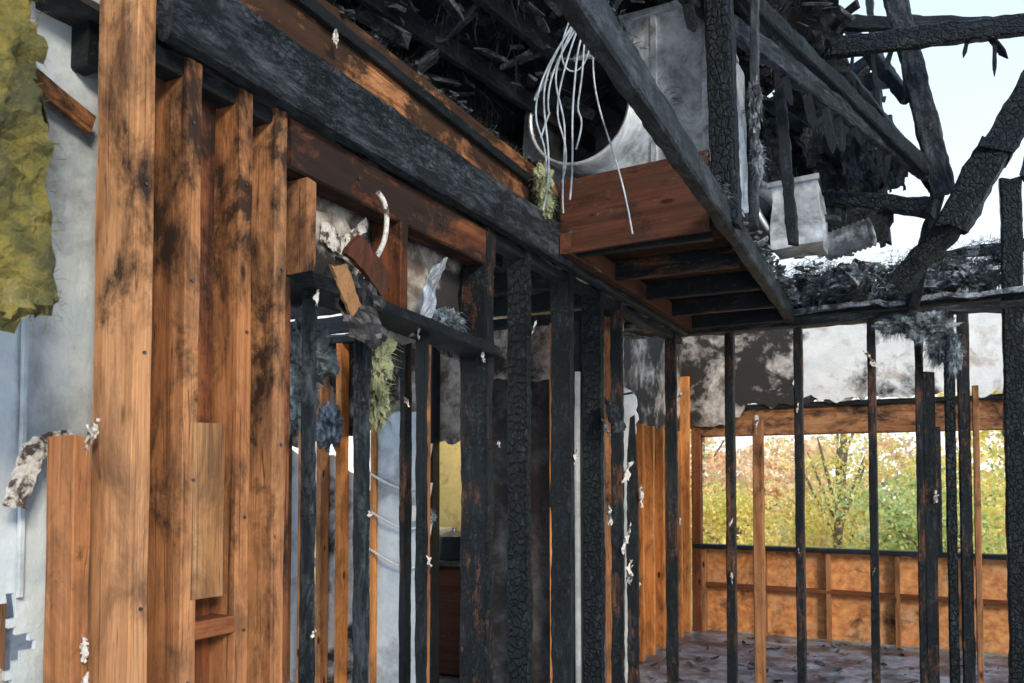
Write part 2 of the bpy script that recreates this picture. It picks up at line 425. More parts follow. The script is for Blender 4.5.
board('bottom_plate', (-1.72, .3, .03), (-1.72, 6.0, .03), .12, .05, 'char', WL, amp=.0035)
bm = bmesh.new()
for _ in range(120):
    y = random.uniform(1.5, 3.7); s = random.uniform(.015, .05); shard_verts(bm, (-1.72 + random.uniform(-.06, .05), y, 3.11 + random.uniform(-.01, .03)), s * 1.5, s * .6, s * .3)
for k in range(40):
    y = random.uniform(1.5, 3.7); fiber_verts(bm, (-1.72, y, 3.11), (.04, .06, .02), 50, .04, .001, .1)
me = bpy.data.meshes.new('rim_debris'); bm.to_mesh(me); bm.free(); finish(me, 'rim_debris', M['debrisdark'], WL)
bm = bmesh.new()
for (y, zs) in ((1.306, (.9, 1.3, 1.9, 2.3)), (1.45, (1.1, 1.6, 2.1, 2.5)), (1.625, (1.2, 1.5, 2.0, 2.4)), (1.76, (1.0, 1.7, 2.2)), (2.1, (2.58,)), (2.6, (2.57, 2.6))):
    for z in zs:
        r = bmesh.ops.create_cone(bm, cap_ends=True, segments=8, radius1=.004, radius2=.004, depth=.006, matrix=Matrix.Translation((-1.648, y + random.uniform(-.01, .01), z)) @ Matrix.Rotation(math.pi / 2, 4, 'Y'))
me = bpy.data.meshes.new('nails'); bm.to_mesh(me); bm.free(); finish(me, 'nails', M['nail'], WL)

DW = crumple('wall_side_room_front', (-1.97, .35, 0), (0, 1.1, 0), (0, 0, 2.9), 60, 140, .012, 'dryclean', thick=.013, freq=2.2,
             hole=lambda u, v: v < .44 + .05 * noise.noise(V(u * 24, 3, 1)) and u < .79 + .06 * noise.noise(V(v * 45, 1, 0)))
board('drywall_corner_bead', (-1.955, 1.215, 1.32), (-1.955, 1.215, 2.9), .012, .012, 'dryclean', WL)
board('furring_strip', (-1.93, 1.08, 2.62), (-1.93, 1.36, 2.52), .02, .05, 'wood', WL)
ragged('peeled_drywall', (-1.90, 1.14, 1.52), (0, 1, 0), (.12, 0, 1), [(0, .02), (.03, .16), (.13, .20), (.14, .16), (.07, .13), (.05, .0)], .01, 'paper', WL, .010, .012)
ragged('lower_drywall', (-2.03, .7, 0), (0, 1, 0), (0, 0, 1), [(0, 0), (.62, 0), (.60, .9), (.5, 1.2), (0, 1.3)], .012, 'drysoot', WL, .02)
stud('short_stud', 1.20, 1.245, 0, 1.70, 'wood', WL, xf=-1.74, dep=.10)
stud('sooty_corner_stud', .95, 1.05, 0, 1.4, 'char', WL, xf=-1.95, dep=.06, amp=.004)
scraps('paper_scraps', [((-1.73, 1.235, 1.70), .06), ((-1.72, 1.22, 1.22), .05), ((-1.72, 1.225, 1.13), .045), ((-1.63, 2.43, 2.14), .06), ((-1.63, 2.36, 1.87), .03), ((-1.63, 3.04, 1.75), .03),
    ((-1.63, 3.87, 1.72), .06), ((-1.63, 4.3, 1.9), .08), ((-1.63, 4.35, 1.4), .09), ((-1.63, 4.63, 1.25), .13), ((-1.63, 4.65, 1.65), .12), ((-1.63, 4.7, 1.05), .12), ((-1.63, 4.9, 1.5), .12), ((-1.64, 1.98, 2.98), .04),
    ((-1.63, 5.78, 2.2), .05), ((-1.63, 5.78, 1.3), .05), ((-1.64, 2.52, 1.3), .035), ((-1.64, 1.9, 1.15), .03), ((-1.62, 1.88, 2.14), .04), ((-1.63, 2.9, 2.1), .04), ((-1.62, 3.36, 2.3), .05), ((-1.63, 2.16, 1.5), .035)], 'paper', WL)
ragged('scorched_panel', (-1.80, 1.86, 2.10), (0, 1, 0), (0, 0, 1), [(0, .05), (.3, .1), (.5, 0), (.8, .05), (1.12, 0), (1.12, .50), (0, .50)], .012, 'drysoot', WL, .02)
ragged('torn_paper_flap', (-1.76, 1.93, 2.26), (0, 1, 0), (.06, 0, 1), [(0, .12), (.10, .0), (.2, .06), (.30, .10), (.31, .20), (.2, .22), (.05, .18)], .003, 'drysoot', WL, .02, .015)
ragged('torn_paper_edge', (-1.74, 2.02, 2.36), (0, 1, .2), (.06, -.1, 1), [(0, .0), (.12, -.03), (.24, .05), (.25, .09), (.12, .03), (.02, .06)], .003, 'paper', WL, .012, .012)
ragged('broken_drywall_piece', (-1.60, 1.90, 2.24), (0, .95, -.32), (.2, .3, .9), [(0, 0), (.17, -.10), (.18, -.03), (.06, .04)], .012, 'ply', WL, .008, .015)
ragged('scorched_board_piece', (-1.61, 1.98, 2.30), (0, .9, -.35), (.1, .3, .9), [(0, 0), (.22, -.02), (.24, .06), (.03, .09)], .02, 'woodbrown', WL, .008, .015)
cable('curled_strip', [(-1.62, 2.17, 2.55), (-1.60, 2.20, 2.52), (-1.61, 2.21, 2.44), (-1.61, 2.2, 2.38), (-1.62, 2.15, 2.31)], .009, 'paper', WL)
crumple('melted_plastic', (-1.62, 1.97, 2.26), (.02, .19, -.02), (0, .02, -.24), 14, 16, .05, 'plastic', WL, .004, 12, hole=lambda u, v: (u - .5) ** 2 + (v - .45) ** 2 > .22 + .1 * noise.noise(V(u * 5, v * 5, 1)))
crumple('bent_flashing', (-1.70, 2.48, 2.12), (.0, .10, .04), (.02, .12, .3), 6, 14, .03, 'metal', WL, .003, 7)
crumple('sagging_drywall_flap', (-1.6, 4.12, 2.05), (.02, .25, -.05), (.05, -.05, -.18), 14, 12, .06, 'charlight', WL, .008, 8, hole=lambda u, v: (u - .5) ** 2 + (v - .4) ** 2 > .24 + .1 * noise.noise(V(u * 5, v * 5, 1)))
fluff('insulation_clump_1', [((-1.74, 2.33, 2.02), (.045, .06, .11)), ((-1.76, 2.36, 1.88), (.035, .045, .09))], 'insG', WL, 420, .05)
fluff('insulation_clump_2', [((-1.86, 2.12, 2.02), (.05, .10, .10)), ((-1.86, 2.05, 1.88), (.05, .08, .10)), ((-1.72, 2.75, 2.22), (.04, .12, .05))], 'insB', WL, 420, .06)
fluff('insulation_clump_3', [((-1.60, 3.42, 2.98), (.04, .05, .08)), ((-1.60, 3.45, 2.88), (.03, .04, .05))], 'insG', WL, 260, .04)

IB = empty('insulation_batt')
bt = crumple('batt', (-1.50, .56, 1.86), (0, .455, .0), (-.02, -.04, 1.25), 40, 100, .04, 'insY', IB, .09, 9,
             hole=lambda u, v: u > .96 - .22 * max(0, v - .15) + .06 * noise.noise(V(v * 12, 0, 3)) or v < .05 * noise.noise(V(u * 9, 2, 0)) + .02 + .02 * u + .5 * max(0, u - .85))
bm = bmesh.new()
for _ in range(90):
    v_ = random.random(); fiber_verts(bm, (-1.49 - .02 * v_, .955 - .04 * v_ - .10 * max(0, v_ - .15) + random.uniform(-.3, .01) * (random.random() < .6), 1.89 + 1.2 * v_), (.05, .03, .03), 30, .03, .0007, .2)
me = bpy.data.meshes.new('fibres'); bm.to_mesh(me); bm.free(); finish(me, 'fibres', M['insY'], IB)

# ------------------------------------------------------------ side room beyond left wall
SR = empty('wall_side_room')
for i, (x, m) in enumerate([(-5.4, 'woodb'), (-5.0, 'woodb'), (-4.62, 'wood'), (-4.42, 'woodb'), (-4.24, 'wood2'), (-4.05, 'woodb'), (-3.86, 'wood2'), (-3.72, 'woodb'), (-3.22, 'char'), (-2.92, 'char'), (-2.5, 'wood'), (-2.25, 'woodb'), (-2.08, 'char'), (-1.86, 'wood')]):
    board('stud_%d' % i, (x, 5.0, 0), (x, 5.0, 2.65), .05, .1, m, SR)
board('plate', (-5.6, 5.0, 2.68), (-1.7, 5.0, 2.68), .1, .06, 'char', SR, amp=.004)
ragged('plaster_panel', (-3.72, 4.99, 0), (1, 0, 0), (0, 0, 1), [(0, 0), (.50, 0), (.50, 2.1), (.2, 2.1), (0, 2.0)], .013, 'dryclean', SR, .01)
ragged('plaster_panel_upper', (-5.6, 5.08, 1.88), (1, 0, 0), (0, 0, 1), [(0, -.2), (1.0, 0), (1.7, .1), (2.4, .0), (3.8, .0), (3.8, .8), (0, .8)], .013, 'drysoot', SR, .02)
ragged('plaster_panel_dark', (-2.95, 5.06, 0), (1, 0, 0), (0, 0, 1), [(0, 0), (.85, 0), (.85, 2.3), (0, 2.3)], .013, 'dryblack', SR, .02)
ragged('plaster_panel_pale', (-2.10, 5.06, 0), (1, 0, 0), (0, 0, 1), [(0, 0), (.38, 0), (.38, 2.2), (0, 2.2)], .013, 'dryclean', SR, .03)
ragged('plaster_panel_left', (-5.6, 5.06, 0), (1, 0, 0), (0, 0, 1), [(0, 0), (1.25, 0), (1.2, 1.8), (0, 1.9)], .013, 'dryclean', SR, .03)
ragged('plaster_panel_mid', (-4.3, 5.07, 0), (1, 0, 0), (0, 0, 1), [(0, 0), (.5, 0), (.52, 1.5), (0, 1.9)], .013, 'dry', SR, .03)
cl = crumple('ceiling', (-5.8, .2, 2.80), (3.95, 0, 0), (0, 6.2, 0), 60, 70, .03, 'dryblack', thick=.02, freq=2,
             hole=lambda u, v: u < .64 + .12 * noise.noise(V(v * 8, 0, 7)) and .1 < v < .82)  # gap out of view, shaped to let sky light brighten the side room
for i in range(8):
    board('ceiling_joist_%d' % i, (-5.7, .8 + i * .55, 2.72), (-1.9, .8 + i * .55, 2.72), .045, .12, 'char', SR, amp=.004, seg=.08)
SL = empty('wall_side_room_left')
for i in range(9):
    board('stud_%d' % i, (-5.7, .4 + i * .6, 0), (-5.7, .4 + i * .6, 2.7), .1, .045, 'wood2', SL)
ragged('low_panel', (-5.76, .3, 0), (0, 1, 0), (0, 0, 1), [(0, 0), (4.9, 0), (4.9, 1.0), (0, 1.1)], .012, 'dryclean', SL, .04)
for k in range(3):
    z = 1.0 + k * .28
    cable('wall_cable_%d' % k, [(-3.75, 4.93, z + .1), (-3.55, 4.92, z), (-3.4, 4.92, z - .05), (-3.24, 4.92, z - .03), (-3.2, 4.95, z + .3)], .009, 'enamel', SR)
box('outlet_box', (-3.33, 4.94, 1.36), (.11, .05, .11), 'enamel', SR, .003)
cable('pipe_1', [(-2.05, 4.9, 0), (-2.05, 4.9, 1), (-2.06, 4.9, 1.7), (-2.05, 4.9, 2.3)], .02, 'enamel', SR)
for k, (x, y, m) in enumerate([(-2.7, 3.9, 'charbrown'), (-3.9, 3.9, 'woodb'), (-3.35, 3.4, 'woodb')]):
    board('inner_post_%d' % k, (x, y, 0), (x, y, 2.7), .04, .07, m, SR, .0033)
fluff('insulation_clump', [((-3.2, 4.9, 1.35), (.05, .04, .05)), ((-4.1, 4.9, 2.0), (.1, .06, .16))], 'insB', SR, 200, .05)
KW = empty('wall_kitchen')
ragged('yellow_wall', (-4.2, 6.3, 0), (1, 0, 0), (0, 0, 1), [(0, 0), (1.9, 0), (1.9, 2.7), (0, 2.7)], .02, 'yellow', KW, 0)
KC = empty('kitchen_counter')
board('worktop', (-4.1, 5.95, .92), (-2.6, 5.95, .92), .55, .04, 'charlight', KC)
board('cabinet', (-4.1, 5.97, .45), (-2.6, 5.97, .45), .5, .9, 'woodbrown', KC)
box('toaster_oven', (-3.85, 5.95, 1.07), (.3, .3, .24), 'enamel', KC, .004)
for i, (x, r, h) in enumerate([(-3.56, .12, .19), (-3.25, .07, .12)]):
    p = lathe('cooking_pot', [(.001, 0), (r, 0), (r, h), (r * 1.08, h), (r * .95, h + .005), (r * .5, h + .035), (.02, h + .045), (.02, h + .07), (.001, h + .07)], (x, 5.85, .945), 'pot')
L = bpy.data.lights.new('kitchen_fill_light', 'POINT'); L.energy = 30; L.color = (1, .85, .58); L.shadow_soft_size = .15  # added warm point light to brighten the yellow wall, no fixture modelled
lo = bpy.data.objects.new('kitchen_fill_light', L); lo.location = (-3.3, 5.6, 2.3); COL.objects.link(lo)

# ------------------------------------------------------------ far partition
WP = empty('wall_partition')
for i, (x, w, z0, z1, m, a) in enumerate([(-1.315, .06, 0, 2.66, 'charbrown', .0035), (-1.12, .065, 0, 2.03, 'wood', .003), (-.84, .055, 0, 2.66, 'charbrown', .0035),
        (-.37, .05, 0, 2.66, 'charbrown', .0035), (-.03, .07, 0, 2.3, 'charbrown', .003), (-.085, .05, 0, 2.66, 'charbrown', .004), (.09, .06, 0, 2.68, 'gator', .004), (.17, .07, 0, 2.68, 'charbrown', .004), (.235, .035, 0, 2.2, 'wood', .003),
        (.45, .12, 0, 3.5, 'gator', .006), (.9, .06, 0, 2.68, 'charbrown', .004), (1.35, .06, 0, 2.68, 'char', .004), (1.8, .06, 0, 2.68, 'char', .004)]):
    board('stud_%d' % (i + 1), (x, 6.0, z0), (x, 6.0, z1), w, .09, m, WP, a)
board('top_plate', (-1.7, 6.0, 2.70), (2.0, 6.0, 2.70), .11, .05, 'charlight', WP, .004)
board('upper_plate', (-1.6, 6.02, 2.75), (1.4, 6.02, 2.76), .13, .03, 'char', WP, .005)
board('bottom_plate', (-1.7, 6.0, .03), (2.0, 6.0, .03), .09, .05, 'charbrown', WP, .003)
scraps('paper_scraps', [((-1.12, 5.93, 2.0), .10), ((-.37, 5.93, 2.4), .12), ((-.84, 5.93, 2.1), .06), ((-1.3, 5.93, .9), .06), ((-1.3, 5.93, 1.3), .06), ((-.37, 5.93, 1.0), .05), ((.0, 5.93, 1.5), .07), ((.5, 5.92, 1.9), .06), ((-.84, 5.93, 1.1), .04)], 'paper', WP)
fluff('insulation_clump', [((-.02, 5.9, 2.58), (.13, .06, .08)), ((-.2, 5.95, 2.62), (.12, .06, .05)), ((.12, 5.95, 2.4), (.04, .04, .12)), ((.02, 5.92, 2.45), (.04, .04, .10))], 'insB', WP, 600, .06)

# ------------------------------------------------------------ back wall with window
WB = empty('wall_back')
YB = 8.7
ragged('header_drywall_left', (-2.5, YB - .03, 2.06), (1, 0, 0), (0, 0, 1), [(.15, .05), (.65, .15), (.75, .3), (1.9, .33), (1.9, 1.2), (0, 1.2), (0, 0)], .014, 'drysoot', WB, .03)
ragged('header_drywall', (-1.25, YB - .045, 2.38), (1, 0, 0), (0, 0, 1), [(0, .1), (.3, 0), (1.2, .04), (2.0, .0), (3.5, .02), (3.5, .85), (0, .85)], .014, 'dry', WB, .03)
board('window_header', (-2.3, YB + .05, 2.21), (2.4, YB + .05, 2.21), .1, .3, 'wood', WB)
board('header_soot_strip', (-2.3, YB, 2.36), (2.4, YB, 2.36), .06, .05, 'char', WB, .005)
board('sheathing_low', (-2.3, YB + .07, .45), (2.4, YB + .07, .45), .02, .88, 'osb', WB)
board('window_sill', (-2.3, YB + .02, .90), (2.4, YB + .02, .90), .13, .045, 'char', WB, .004)
board('mid_rail', (-2.3, YB + .02, .50), (2.2, YB + .02, .47), .08, .04, 'woodred', WB)
for i in range(8):
    board('low_stud_%d' % i, (-2.2 + i * .62, YB + .02, 0), (-2.2 + i * .62, YB + .02, .88), .045, .08, 'wood', WB)
board('jamb_left', (-2.27, YB + .02, 0), (-2.27, YB + .02, 3.1), .1, .1, 'woodred', WB)
board('mullion', (.02, YB + .03, .9), (.02, YB + .03, 2.1), .06, .09, 'charbrown', WB, .004)
board('jamb_right', (1.9, YB + .02, .9), (1.9, YB + .02, 2.1), .1, .1, 'charbrown', WB, .004)
BL = empty('wall_back_left')
for i in range(9):
    board('stud_%d' % i, (-2.36, 6.1 + i * .31, 0), (-2.36, 6.1 + i * .31, 2.1 if i < 8 else 2.7), .1, .05, 'woodb', BL)
ragged('upper_panel', (-2.42, 5.6, 2.0), (0, 1, 0), (0, 0, 1), [(0, 0), (1.0, .1), (3.2, 0), (3.2, 1.2), (0, 1.2)], .013, 'drysoot', BL, .04)
ragged('rear_panel', (-2.44, 5.9, 0), (0, 1, 0), (0, 0, 1), [(0, 0), (2.8, 0), (2.8, 2.1), (0, 2.1)], .013, 'osb', BL, .01)
BR = empty('wall_back_right')
for i in range(7):
    board('stud_%d' % i, (2.42, 6.1 + i * .42, 0), (2.42, 6.1 + i * .42, 2.6), .1, .05, 'charbrown', BR, .004)
bm = bmesh.new()
for _ in range(420):
    x = random.uniform(-2.2, 2.2); y = random.uniform(5.0, 8.6)
    s = random.choice([.02, .03, .04, .06]); shard_verts(bm, (x, y, .012 + s * .06), s * 1.6, s * .7, s * .12)
me = bpy.data.meshes.new('floor_debris'); bm.to_mesh(me); bm.free(); finish(me, 'floor_debris', M['debrisdark'], None)

# ------------------------------------------------------------ soffit frame
SF = empty('soffit_frame')
board('front_panel', (-1.60, 3.63, 2.875), (-.87, 3.60, 2.885), .025, .36, 'woodbrown', SF)
board('right_beam', (-.715, 1.0, 2.755), (-.885, 5.95, 2.755), .06, .11, 'charlight', SF, .005)
board('left_ledger', (-1.57, 3.6, 2.74), (-1.57, 5.95, 2.74), .05, .1, 'woodbrown', SF, .0032)
for i, y in enumerate([3.70, 4.25, 4.8, 5.35, 5.85]):
    board('cross_joist_%d' % i, (-1.6, y, 2.75), (-.88, y, 2.75), .05, .11, 'charbrown' if i % 2 else 'char', SF, .0035)
crumple('soffit_top', (-1.65, 3.7, 2.84), (.8, 0, 0), (0, 2.3, 0), 20, 50, .015, 'woodbrown', SF, .015, 3)
board('hanger_post', (-.80, 3.62, 2.72), (-.84, 3.62, 4.25), .115, .11, 'gator', SF, .006)
board('hanger_post_thin', (-.72, 3.8, 2.75), (-.70, 3.8, 4.1), .035, .05, 'charlight', SF, .005)
fluff('insulation_clump_1', [((-.70, 3.75, 3.3), (.03, .03, .10)), ((-.68, 3.72, 3.02), (.02, .02, .08))], 'insB', SF, 200, .04)
bm = bmesh.new()
for _ in range(160):
    y = random.uniform(3.9, 5.9); s = random.uniform(.015, .06)
    shard_verts(bm, (-.69 - .17 * (y - 1) / 4.95 + random.uniform(-.05, .04), y, 2.82 + random.uniform(-.01, .04)), s * 1.6, s * .5, s * .3)
for _ in range(40):
    y = random.uniform(1.6, 5.9); fiber_verts(bm, (-.70 - .17 * (y - 1) / 4.95, y, 2.81), (.03, .08, .02), 40, .035, .0009, .3)
me = bpy.data.meshes.new('beam_debris'); bm.to_mesh(me); bm.free(); finish(me, 'beam_debris', M['debris'], SF)

# ------------------------------------------------------------ big air duct
AD = empty('air_duct')
rot = Matrix.Rotation(math.radians(90), 3, 'X')   # axis -> -Y
DC = Vector((-1.52, 3.80, 3.40))
lathe('round_collar', [(.265, -.02), (.29, -.02), (.295, .0), (.275, .02), (.27, .16), (.255, .16), (.255, -.02), (.265, -.02)], DC, 'metal', AD, rot, 56)
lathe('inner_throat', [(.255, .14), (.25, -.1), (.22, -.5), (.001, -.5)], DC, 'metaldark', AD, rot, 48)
bm = bmesh.new(); seg = 64; inner = []; outer = []
hx0, hx1, hz0, hz1 = -.36, .60, -.32, .46
for i in range(seg):
    a = 2 * math.pi * i / seg; c_, s_ = math.cos(a), math.sin(a)
    k = min((hx1 if c_ > 0 else -hx0) / max(abs(c_), 1e-6), (hz1 if s_ > 0 else -hz0) / max(abs(s_), 1e-6))
    inner.append(bm.verts.new((DC.x + .262 * c_, DC.y, DC.z + .262 * s_)))
    outer.append(bm.verts.new((DC.x + k * c_, DC.y + .01 * noise.noise(V(a * 2, 0, 0)), DC.z + k * s_)))
for i in range(seg): bm.faces.new((inner[i], inner[(i + 1) % seg], outer[(i + 1) % seg], outer[i]))
me = bpy.data.meshes.new('front_plate'); bm.to_mesh(me); bm.free()
fp = finish(me, 'front_plate', M['metal'], AD); md = fp.modifiers.new('s', 'SOLIDIFY'); md.thickness = .012
for nm, c, s in (('side_right', (-.93, 4.22, 3.48), (.02, .84, .78)), ('side_left', (-1.88, 4.22, 3.48), (.02, .84, .78)), ('top', (-1.40, 4.22, 3.87), (.96, .84, .02)), ('underside', (-1.40, 4.22, 3.09), (.96, .84, .02)), ('rear', (-1.40, 4.64, 3.48), (.96, .02, .78))):
    box(nm, c, s, 'metal', AD, .025)
board('flange_bottom', (-1.88, 3.78, 3.09), (-.92, 3.78, 3.09), .03, .035, 'metal', AD)
board('flange_top', (-1.88, 3.78, 3.87), (-.92, 3.78, 3.87), .03, .035, 'metal', AD)
board('flange_side', (-.925, 3.78, 3.08), (-.925, 3.78, 3.88), .035, .03, 'metal', AD)
board('stiffener', (-1.18, 3.785, 3.10), (-1.18, 3.785, 3.86), .03, .02, 'metal', AD)
FD = empty('duct_elbow')
ry = Matrix.Rotation(math.radians(70), 3, 'Y') @ Matrix.Rotation(math.radians(20), 3, 'X')
lathe('elbow_a', [(.18, -.14), (.2, -.14), (.2, .06), (.21, .06), (.21, .09), (.17, .09), (.17, -.14), (.18, -.14)], (-.90, 5.0, 3.16), 'metal', FD, ry)
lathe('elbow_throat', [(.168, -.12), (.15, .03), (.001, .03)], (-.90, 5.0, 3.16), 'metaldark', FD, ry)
box('duct_box', (-.68, 4.95, 3.10), (.26, .3, .36), 'metal', FD, .03)
board('duct_box_rim', (-.83, 4.79, 3.28), (-.55, 4.79, 3.29), .03, .03, 'metal', FD)
prof = []
for i in range(20):
    prof.append((.075 + (.011 if i % 2 else 0), i * .014))
lathe('flexible_duct', prof, (-.56, 5.15, 2.98), 'metalsoot', FD, Matrix.Rotation(math.radians(80), 3, 'Y') @ Matrix.Rotation(.2, 3, 'X'))

# ------------------------------------------------------------ hanging wires
HW = empty('hanging_wires')
random.seed(21)
for i, (dx, zb) in enumerate([(-.17, 2.60), (-.14, 2.48), (-.115, 2.46), (-.09, 2.56), (-.06, 2.50), (-.03, 2.66), (-.15, 2.72)]):
    bx = -.96; r = lambda a: random.uniform(-a, a)
    cable('wire_%d' % i, [(bx + .14 + .014 * i, 2.35 + r(.03), 3.45), (bx + .10 + r(.04), 2.36, 3.2), (bx + .03 + dx * .6 + r(.03), 2.38, 3.05), (bx + dx * 1.1 + r(.02), 2.40, 2.90), (bx + dx + r(.05), 2.40, 2.76), (bx + dx + r(.03), 2.40, zb + .1), (bx + dx + r(.03), 2.40, zb)], .0032, 'wire', HW)
cable('wire_long', [(-.88, 2.4, 3.4), (-.93, 2.4, 3.1), (-.96, 2.4, 2.95), (-.93, 2.4, 2.75), (-.85, 2.4, 2.55), (-.82, 2.4, 2.36)], .0028, 'wire', HW)
cable('wire_loop', [(-.88, 2.4, 3.3), (-1.03, 2.4, 3.12), (-1.09, 2.4, 2.95), (-.98, 2.4, 2.88), (-.95, 2.4, 3.0), (-.90, 2.4, 3.2)], .0028, 'wire', HW)

# ------------------------------------------------------------ roof
RD = crumple('roof_deck', (-2.75, .2, 3.02), (2.45, 0, 1.68), (0, 6.4, 0), 60, 120, .10, 'deck', None, .02, 2.6,
    hole=lambda u, v: u > .92 + .16 * noise.noise(V(v * 14, 0, 5)) or (v > .80 and u > .72 and noise.noise(V(u * 9, v * 18, 2)) > .30))
RF = empty('roof_rafters')
for i in range(11):
    y = .8 + i * .52
    board('rafter_%d' % i, (-2.75, y, 2.93), (-.45 + random.uniform(-.25, .2), y + random.uniform(-.1, .1), 4.5 + random.uniform(-.2, .15)), .05, .14, 'gator' if i % 2 else 'charlight', RF, .008, tap1=.4)
for i in range(6):
    board('brace_%d' % i, (-2.2 + i * .25, 1.6 + .3 * i, 3.28 + .15 * i), (-1.9 + .22 * i, 4.3 + .25 * i, 3.35 + .17 * i), .04, .09, 'char', RF, .006)
bm = bmesh.new(); random.seed(41)
for _ in range(620):
    u = random.uniform(.2, .95); y = random.uniform(1.4, 6.2); s = random.uniform(.04, .16)
    shard_verts(bm, (-2.75 + 2.45 * u, y, 3.02 + 1.68 * u - random.uniform(.04, .24)), s * 1.6, s * .5, s * .15)
for _ in range(140):
    u = random.uniform(.25, .9); y = random.uniform(1.8, 6.0)
    fiber_verts(bm, (-2.75 + 2.45 * u, y, 3.02 + 1.68 * u - .1), (.08, .1, .05), 30, .16, .002, 1.5)
me = bpy.data.meshes.new('hanging_char'); bm.to_mesh(me); bm.free(); finish(me, 'hanging_char', M['debrisdark'], RF)
GP = crumple('gable_sheathing', (-2.2, 6.75, 2.95), (1.95, 0, .1), (0, .05, 1.8), 60, 50, .06, 'deck', None, .03, 4,
    hole=lambda u, v: (u > .5 and v < .24 + .12 * noise.noise(V(u * 12, 0, 3))) or v > .35 + .62 * u + .1 * noise.noise(V(u * 12, 4, 3)) or u > .97 + .08 * noise.noise(V(v * 12, 4, 3)) or (u > .6 and noise.noise(V(u * 10, v * 9, 8)) > .45))
RT = empty('roof_truss')
def tb(n, a, b, w, t, m='char', amp=.009, **k): board(n, a, b, w, t, m, RT, amp, **k)
tb('chord_1', (-.98, 3.5, 3.79), (.08, 5.5, 3.345), .05, .10, 'charlight')
tb('chord_2', (-.78, 3.9, 3.92), (-.02, 5.2, 3.37), .05, .08)
tb('web_1', (-.20, 5.2, 4.6), (.07, 5.2, 3.22), .12, .08, 'charlight')
tb('web_2', (-.35, 6.0, 4.95), (-.26, 6.0, 3.2), .04, .05)
tb('collar_1', (-.75, 5.5, 4.58), (.75, 5.5, 4.15), .05, .09)
tb('collar_2', (-.52, 5.0, 4.10), (.6, 5.0, 3.98), .06, .11, 'gator')
tb('tie_1', (-1.05, 5.2, 3.42), (.02, 5.2, 3.145), .08, .09, 'gator')
tb('tie_2', (-.87, 5.0, 3.18), (-.47, 5.0, 3.10), .06, .035, 'charlight')
tb('tie_3', (-.12, 6.2, 3.10), (1.2, 6.2, 3.15), .05, .07)
tb('fallen_rafter_1', (.62, 5.0, 3.86), (.30, 5.0, 3.33), .12, .17, 'gator', amp=.014)
tb('fallen_rafter_2', (.33, 5.0, 3.40), (.10, 5.05, 2.97), .12, .16, 'gator', amp=.014)
tb('fallen_rafter_3', (.14, 5.05, 3.06), (-.17, 5.2, 2.72), .12, .13, 'gator', amp=.014)
tb('web_3', (.05, 5.25, 3.3), (-.12, 5.9, 2.72), .07, .07)
tb('web_4', (-.45, 5.6, 4.2), (.05, 5.3, 3.25), .05, .06)
tb('web_5', (.55, 6.0, 3.5), (.75, 5.2, 4.6), .08, .1)
tb('web_6', (-.55, 5.8, 4.75), (-.12, 5.4, 3.9), .05, .08)
tb('strut_1', (-1.1, 5.6, 4.25), (-.45, 5.6, 3.62), .06, .08)
tb('strut_2', (-1.3, 4.4, 3.95), (-.5, 5.9, 4.4), .06, .09)
tb('strut_3', (-.62, 4.3, 2.8), (-.75, 4.6, 4.1), .05, .06)
tb('strut_4', (-.95, 4.6, 4.3), (-.35, 5.8, 3.9), .04, .12)
tb('purlin_1', (-.98, 5.9, 3.9), (-.30, 6.1, 3.75), .04, .14, 'deck')
tb('purlin_2', (-.9, 5.9, 4.25), (-.2, 6.1, 4.35), .05, .12, 'deck')
random.seed(17)
for k, (a, b) in enumerate([((-.98, 3.5, 3.74), (.08, 5.5, 3.30)), ((-.52, 5.0, 4.06), (.6, 5.0, 3.94)), ((-1.05, 5.2, 3.38), (.02, 5.2, 3.10)), ((-.95, 5.9, 3.83), (-.30, 6.1, 3.68))] * 9):
    t = random.random(); p = Vector(a).lerp(Vector(b), t); l = random.uniform(.06, .24)
    board('shred_%d' % k, p, p + Vector((random.gauss(0, .03), random.gauss(0, .03), -l)), random.uniform(.015, .05), .012, 'char', RT, .004, tap1=.2)
for k in range(10):
    crumple('hanging_sheet_%d' % k, (-1.0 + .08 * k, 5.5 + .1 * (k % 3), 3.95 - .03 * k), (.16, .03, .02), (.02, .02, -random.uniform(.22, .46)), 10, 16, .05, 'charlight' if k % 3 == 0 else 'deck', RT, .008, 7,
            hole=lambda u, v: (u - .5) ** 2 * 1.6 + (v - .4) ** 2 > .28 + .16 * noise.noise(V(u * 6, v * 6, 1)))
bm = bmesh.new(); random.seed(3)
for i in range(24):
    x = random.uniform(-.85, .35)
    blob_verts(bm, (x, random.uniform(6.05, 6.6), 2.88 + random.uniform(0, .14)), (random.uniform(.08, .2), .12, random.uniform(.04, .09)), 4, .7, 9)
for i in range(360):
    x = random.uniform(-.9, .5); s = random.uniform(.03, .16)
    shard_verts(bm, (x, random.uniform(6.02, 6.6), 2.86 + random.uniform(0, .28 - .1 * x)), s, s * .3, .012)
for i in range(80):
    fiber_verts(bm, (random.uniform(-.85, .5), 6.07, 2.90 + random.uniform(0, .2)), (.1, .05, .08), 80, .06, .0015)
me = bpy.data.meshes.new('attic_debris'); bm.to_mesh(me); bm.free(); finish(me, 'attic_debris', M['debris'], None)
crumple('attic_floor', (-2.4, 5.9, 2.79), (3.9, 0, 0), (0, .9, .05), 60, 16, .03, 'debris', None, .03, 4,
        hole=lambda u, v: v > .6 and noise.noise(V(u * 19, v * 9, 1)) > -.02)
fluff('insulation_clump', [((-.45, 6.2, 3.95), (.22, .08, .08)), ((-.7, 6.25, 3.9), (.15, .06, .12))], 'insB', RT, 500, .10)

